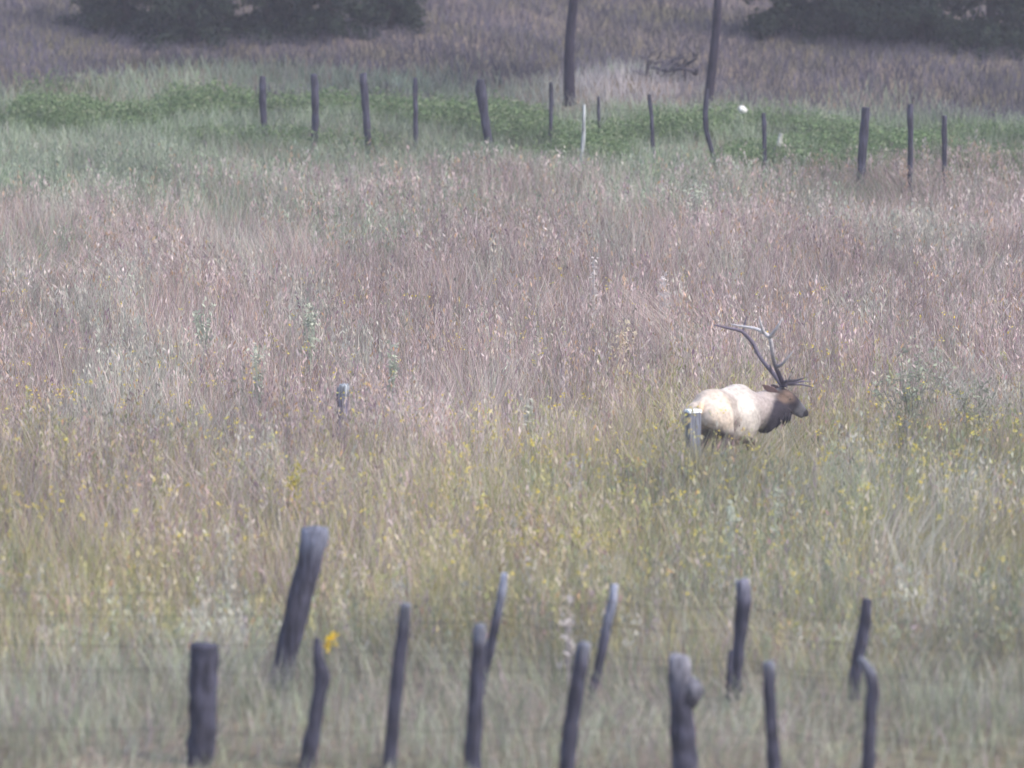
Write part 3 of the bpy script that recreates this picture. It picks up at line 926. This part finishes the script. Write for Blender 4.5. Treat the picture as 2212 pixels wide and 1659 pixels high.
def capsule_mesh(bm, p0, r0, p1, r1, seg=18):
    d = p1 - p0
    L_ = d.length
    q = d.to_track_quat('Z', 'Y').to_matrix().to_4x4()
    rings = []
    prof = []
    for i in range(1, 7):
        a_ = -math.pi / 2 + i * math.pi / 2 / 6
        prof.append((math.sin(a_) * r0, math.cos(a_) * r0))
    for i in range(0, 6):
        a_ = i * math.pi / 2 / 6
        prof.append((L_ + math.sin(a_) * r1, math.cos(a_) * r1))
    M = Matrix.Translation(p0) @ q
    for z, r in prof:
        rings.append([bm.verts.new(M @ Vector((math.cos(2 * math.pi * k / seg) * r, math.sin(2 * math.pi * k / seg) * r, z))) for k in range(seg)])
    b0 = bm.verts.new(M @ Vector((0, 0, -r0))); b1 = bm.verts.new(M @ Vector((0, 0, L_ + r1)))
    for a_, c_ in zip(rings, rings[1:]):
        for k in range(seg): bm.faces.new((a_[k], a_[(k + 1) % seg], c_[(k + 1) % seg], c_[k]))
    for k in range(seg):
        bm.faces.new((b0, rings[0][(k + 1) % seg], rings[0][k])); bm.faces.new((b1, rings[-1][k], rings[-1][(k + 1) % seg]))

elk = empty("elk", (HIP.x, HIP.y, HIP.z))
tag(elk, "bull elk with large antlers, cream body and dark neck, in tall grass", "elk")
bm = bmesh.new()
for p in parts_: capsule_mesh(bm, *p)
for v in bm.verts: v.co -= HIP
me = bpy.data.meshes.new("body_raw"); bm.to_mesh(me); bm.free()
tmp = bpy.data.objects.new("body_raw", me); COL.objects.link(tmp)
rm = tmp.modifiers.new("r", 'REMESH'); rm.mode = 'VOXEL'; rm.voxel_size = .015
sm = tmp.modifiers.new("s", 'SMOOTH'); sm.factor = .5; sm.iterations = 16
dg = bpy.context.evaluated_depsgraph_get()
me2 = bpy.data.meshes.new_from_object(tmp.evaluated_get(dg))
bpy.data.objects.remove(tmp, do_unlink=True); bpy.data.meshes.remove(me)
me2.name = "body"
n = len(me2.vertices)
co = np.zeros(n * 3, np.float32); me2.vertices.foreach_get("co", co); co = co.reshape(-1, 3)
u = co[:, 0] * hd.x + co[:, 1] * hd.y; w = co[:, 0] * rt.x + co[:, 1] * rt.y; z = co[:, 2]
# surface waviness of coat
nz = np.array([mnoise.noise(Vector(c) * 5.0) for c in co]); nf = np.array([mnoise.noise(Vector(c) * 22.0) for c in co])
cream_ = np.array([.55, .465, .385]); body_ = np.array([.46, .42, .38]); tan_ = np.array([.22, .175, .15]); brown = np.array([.16, .11, .085]); darkn = np.array([.026, .022, .03]); legc = np.array([.085, .07, .065]); grey_ = np.array([.10, .098, .11])
def mixc(a_, b_, t_): return a_ * (1 - t_)[:, None] + b_ * t_[:, None]
C = np.tile(body_, (n, 1))
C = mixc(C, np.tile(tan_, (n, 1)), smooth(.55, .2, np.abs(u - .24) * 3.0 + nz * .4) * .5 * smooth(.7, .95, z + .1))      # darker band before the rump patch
rump = smooth(.20, .06, u + nz * .07 - (z - 1.1) * .10) * smooth(.84, .90, z + nz * .05)
C = mixc(C, np.tile(cream_, (n, 1)), rump)
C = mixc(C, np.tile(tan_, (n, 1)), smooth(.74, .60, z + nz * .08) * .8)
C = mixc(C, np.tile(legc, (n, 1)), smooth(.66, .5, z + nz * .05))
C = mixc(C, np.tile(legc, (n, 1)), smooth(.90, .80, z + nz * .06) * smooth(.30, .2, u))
# neck and head: along screen-right distance from the shoulder
xw = co[:, 0] + HIP.x; yw = co[:, 1] + HIP.y
K = F / 58.9
vx = CX + xw * F / yw * math.cos(0)  # direction across the neck, used only to place the mane
neck_o = Vector(n2); neck_d = (n4 - n1).normalized()
s_n = (co[:, 0] + HIP.x - neck_o.x) * neck_d.x + (co[:, 1] + HIP.y - neck_o.y) * neck_d.y + (co[:, 2] + HIP.z - neck_o.z) * neck_d.z
xl = co[:, 0]
isneck = smooth(.60, .76, xl + np.clip(z - 1.0, 0, 1) * .45 + nz * .04) * smooth(.78, .95, u)
mane_ = smooth(-.07, .06, xl - (.735 + (z - .726) * .59) + nz * .05)
topn = smooth(-.02, .12, (co[:, 2] + HIP.z) - (neck_o.z + s_n * .25) + nz * .04)
C = mixc(C, mixc(np.tile(np.array([.31, .27, .255]), (n, 1)), np.tile(darkn, (n, 1)), mane_), isneck)
hp = n4 - HIP
dh = np.sqrt(((co - np.array(hp)) ** 2).sum(1))
nose = np.array(at(1738, 892, 59.30) - HIP); dn = np.sqrt(((co - nose) ** 2).sum(1))
C = mixc(C, np.tile(brown, (n, 1)), smooth(.20, .12, dh) * smooth(-.03, .05, z + HIP.z - n4.z + .02))
C = mixc(C, np.tile(grey_, (n, 1)), smooth(.26, .16, dn))
C = mixc(C, np.tile(np.array([.02, .018, .022]), (n, 1)), smooth(.075, .055, dn))
C *= (1 + .30 * nf + .26 * nz)[:, None]
a = me2.color_attributes.new("Col", 'FLOAT_COLOR', 'POINT')
C4 = np.ones((n, 4), np.float32); C4[:, :3] = np.clip(C, 0, 1); a.data.foreach_set("color", C4.ravel())
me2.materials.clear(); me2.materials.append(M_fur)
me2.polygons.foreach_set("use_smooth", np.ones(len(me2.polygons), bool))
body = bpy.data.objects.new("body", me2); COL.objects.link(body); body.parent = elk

T = Tubes()
for i in range(46):
    f = random.random()
    q = at(1650, 918, 58.85).lerp(at(1706, 893, 59.08), f) + Vector((random.gauss(0, .015), random.gauss(0, .05), random.gauss(0, .015)))
    T.add([q + Vector((0, 0, .03)), q + Vector((-.01, 0, -.04)), q + Vector((-.03 + random.gauss(0, .02), 0, -.09 - .04 * random.random()))], [.018, .012, .003], [(.026, .022, .03)] * 3, seg=5)
T.build("mane", M_fur, elk, tuple(HIP))

def ear(base, tip, wid_, label=None):
    d = tip - base; s_ = d.cross(Vector((0, 1, .2))).normalized()
    f_ = d.cross(s_).normalized()
    bm = bmesh.new(); rings = []
    for t_, ww in ((0, .45), (.2, .8), (.45, 1), (.75, .7), (1, .08)):
        c = base + d * t_
        ring = []
        for k in range(10):
            th = 2 * math.pi * k / 10
            ring.append(bm.verts.new(c + s_ * math.cos(th) * wid_ * ww + f_ * (math.sin(th) * wid_ * .3 * ww + .25 * wid_ * math.cos(th) ** 2 * ww) - HIP))
        rings.append(ring)
    for a_, c_ in zip(rings, rings[1:]):
        for k in range(10): bm.faces.new((a_[k], a_[(k + 1) % 10], c_[(k + 1) % 10], c_[k]))
    bm.faces.new(rings[0][::-1]); bm.faces.new(rings[-1])
    m_ = bpy.data.meshes.new("ear"); bm.to_mesh(m_); bm.free()
    a_ = m_.color_attributes.new("Col", 'FLOAT_COLOR', 'POINT')
    for i in range(len(m_.vertices)): a_.data[i].color = (.14, .09, .085, 1)
    m_.materials.append(M_fur)
    for p in m_.polygons: p.use_smooth = True
    o = bpy.data.objects.new("ear", m_); COL.objects.link(o); o.parent = elk
ear(at(1681, 850, 59.04), at(1646, 831, 58.93), .05)
ear(at(1688, 846, 59.22), at(1665, 831, 59.34), .045)
for yy_, off in ((59.07, -.0), (59.27, 0)):
    bm = bmesh.new(); bmesh.ops.create_uvsphere(bm, u_segments=12, v_segments=8, radius=.017)
    m_ = bpy.data.meshes.new("eye"); bm.to_mesh(m_); bm.free(); m_.materials.append(M_eye)
    o = bpy.data.objects.new("eye", m_); COL.objects.link(o); o.parent = elk; o.location = at(1706, 862, yy_) - HIP
# tail
T = Tubes(); T.add([L3(-.22, 0, 1.2), L3(-.27, 0, 1.13), L3(-.275, 0, 1.05)], [.035, .04, .02], [(.62, .48, .34)] * 3, seg=10)
T.build("tail", M_fur, elk, tuple(HIP))
# hooves
for u_, w_ in ((.08, -.15), (-.07, .15), (.916, -.15), (1.204, .15)):
    T = Tubes()
    for q in (-.018, .018):
        T.add([L3(u_, w_ + q, .06), L3(u_ + .03, w_ + q, .01)], [.026, .032], [(.03, .03, .03)] * 2, seg=8)
    T.build("hoof", M_horn, elk, tuple(HIP))

def zc(zx, zy): return (1415.7 + zx * .2133, 637 + zy * .2133)
def antler(beam, Yb, tines, dark, light):
    T = Tubes()
    P = []
    for (zx, zy), Yv in zip(beam, Yb):
        P.append(at(*zc(zx, zy), Yv))
    n_ = 30
    pts = resample(P, n_)
    rad = rs_val([.036, .030, .027, .026, .027, .026, .022, .016, .006], n_)
    cols = [tuple(dark[j] * (1 - f) + light[j] * f for j in range(3)) for f in np.clip(np.linspace(-.35, 1.5, n_), 0, 1)]
    T.add(pts, rad, cols, seg=9, jitter=.08, seed=3)
    # burr
    T.add([P[0] - Vector((0, 0, .03)), P[0] + Vector((0, 0, .005))], [.042, .044], [dark, dark], seg=10, jitter=.2)
    for tr, Yt, r0, lt in tines:
        Q_ = [at(*zc(a_, b_), yv) for (a_, b_), yv in zip(tr, Yt)]
        q = resample(Q_, 12)
        T.add(q, rs_val([r0, r0 * .85, r0 * .6, .004], 12), [tuple(dark[j] * (1 - lt * f) + light[j] * lt * f for j in range(3)) for f in np.linspace(0.15 if lt < .95 else .6, 1, 12)], seg=8)
    T.build("antler", M_antler, elk, tuple(HIP))
dk = (.035, .028, .045); lt_ = (.55, .53, .54)
antler([(1300, 912), (1245, 790), (1205, 690), (1185, 580), (1168, 460), (1120, 398), (1020, 345), (900, 322), (765, 298)],
       [59.08, 58.98, 58.9, 58.82, 58.78, 58.8, 58.85, 58.92, 59.0],
       [([(1300, 890), (1340, 872), (1420, 868), (1530, 832)], [59.06, 59.0, 58.9, 58.8], .024, .2),
        ([(1345, 872), (1358, 835), (1372, 800)], [58.98, 58.9, 58.85], .016, .8),
        ([(1215, 712), (1255, 722), (1310, 675), (1400, 562)], [58.92, 58.85, 58.75, 58.7], .024, .9),
        ([(1160, 430), (1195, 385), (1240, 320), (1285, 235)], [58.78, 58.7, 58.62, 58.6], .028, 1.0),
        ([(1100, 385), (1078, 330), (1062, 270), (1057, 215)], [58.8, 58.76, 58.72, 58.7], .024, 1.0)],
       dk, lt_)
antler([(1284, 915), (1190, 790), (1105, 690), (1040, 595), (990, 490), (905, 395), (850, 360), (720, 332), (590, 302)],
       [59.22, 59.34, 59.45, 59.55, 59.6, 59.6, 59.58, 59.5, 59.4],
       [([(1290, 905), (1370, 905), (1480, 908), (1605, 938)], [59.24, 59.3, 59.38, 59.42], .022, .3),
        ([(1300, 895), (1400, 885), (1490, 875), (1580, 878)], [59.24, 59.28, 59.3, 59.34], .020, 1.4),
        ([(1175, 775), (1168, 745), (1160, 700)], [59.35, 59.32, 59.3], .022, 1.0),
        ([(880, 375), (898, 330), (908, 280), (928, 215)], [59.6, 59.62, 59.64, 59.66], .020, .1)],
       (.10, .085, .11), (.11, .095, .13))

# ------------------------------------------------------------------ thin milky air
bm = bmesh.new(); bmesh.ops.create_cube(bm, size=1)
for v in bm.verts:
    v.co.x *= 1000; v.co.y = v.co.y * 800 + 290; v.co.z = v.co.z * 60 + 28.8
me = bpy.data.meshes.new("haze"); bm.to_mesh(me); bm.free()
mh = bpy.data.materials.new("haze"); mh.use_nodes = True
t = mh.node_tree; t.nodes.remove(t.nodes["Principled BSDF"])
pv = t.nodes.new("ShaderNodeVolumePrincipled")
pv.inputs["Color"].default_value = (.90, .88, 1.0, 1); pv.inputs["Density"].default_value = .0010
t.links.new(pv.outputs[0], t.nodes["Material Output"].inputs["Volume"])
me.materials.append(mh)
hz = bpy.data.objects.new("haze", me); COL.objects.link(hz); tag(hz, kind='stuff')
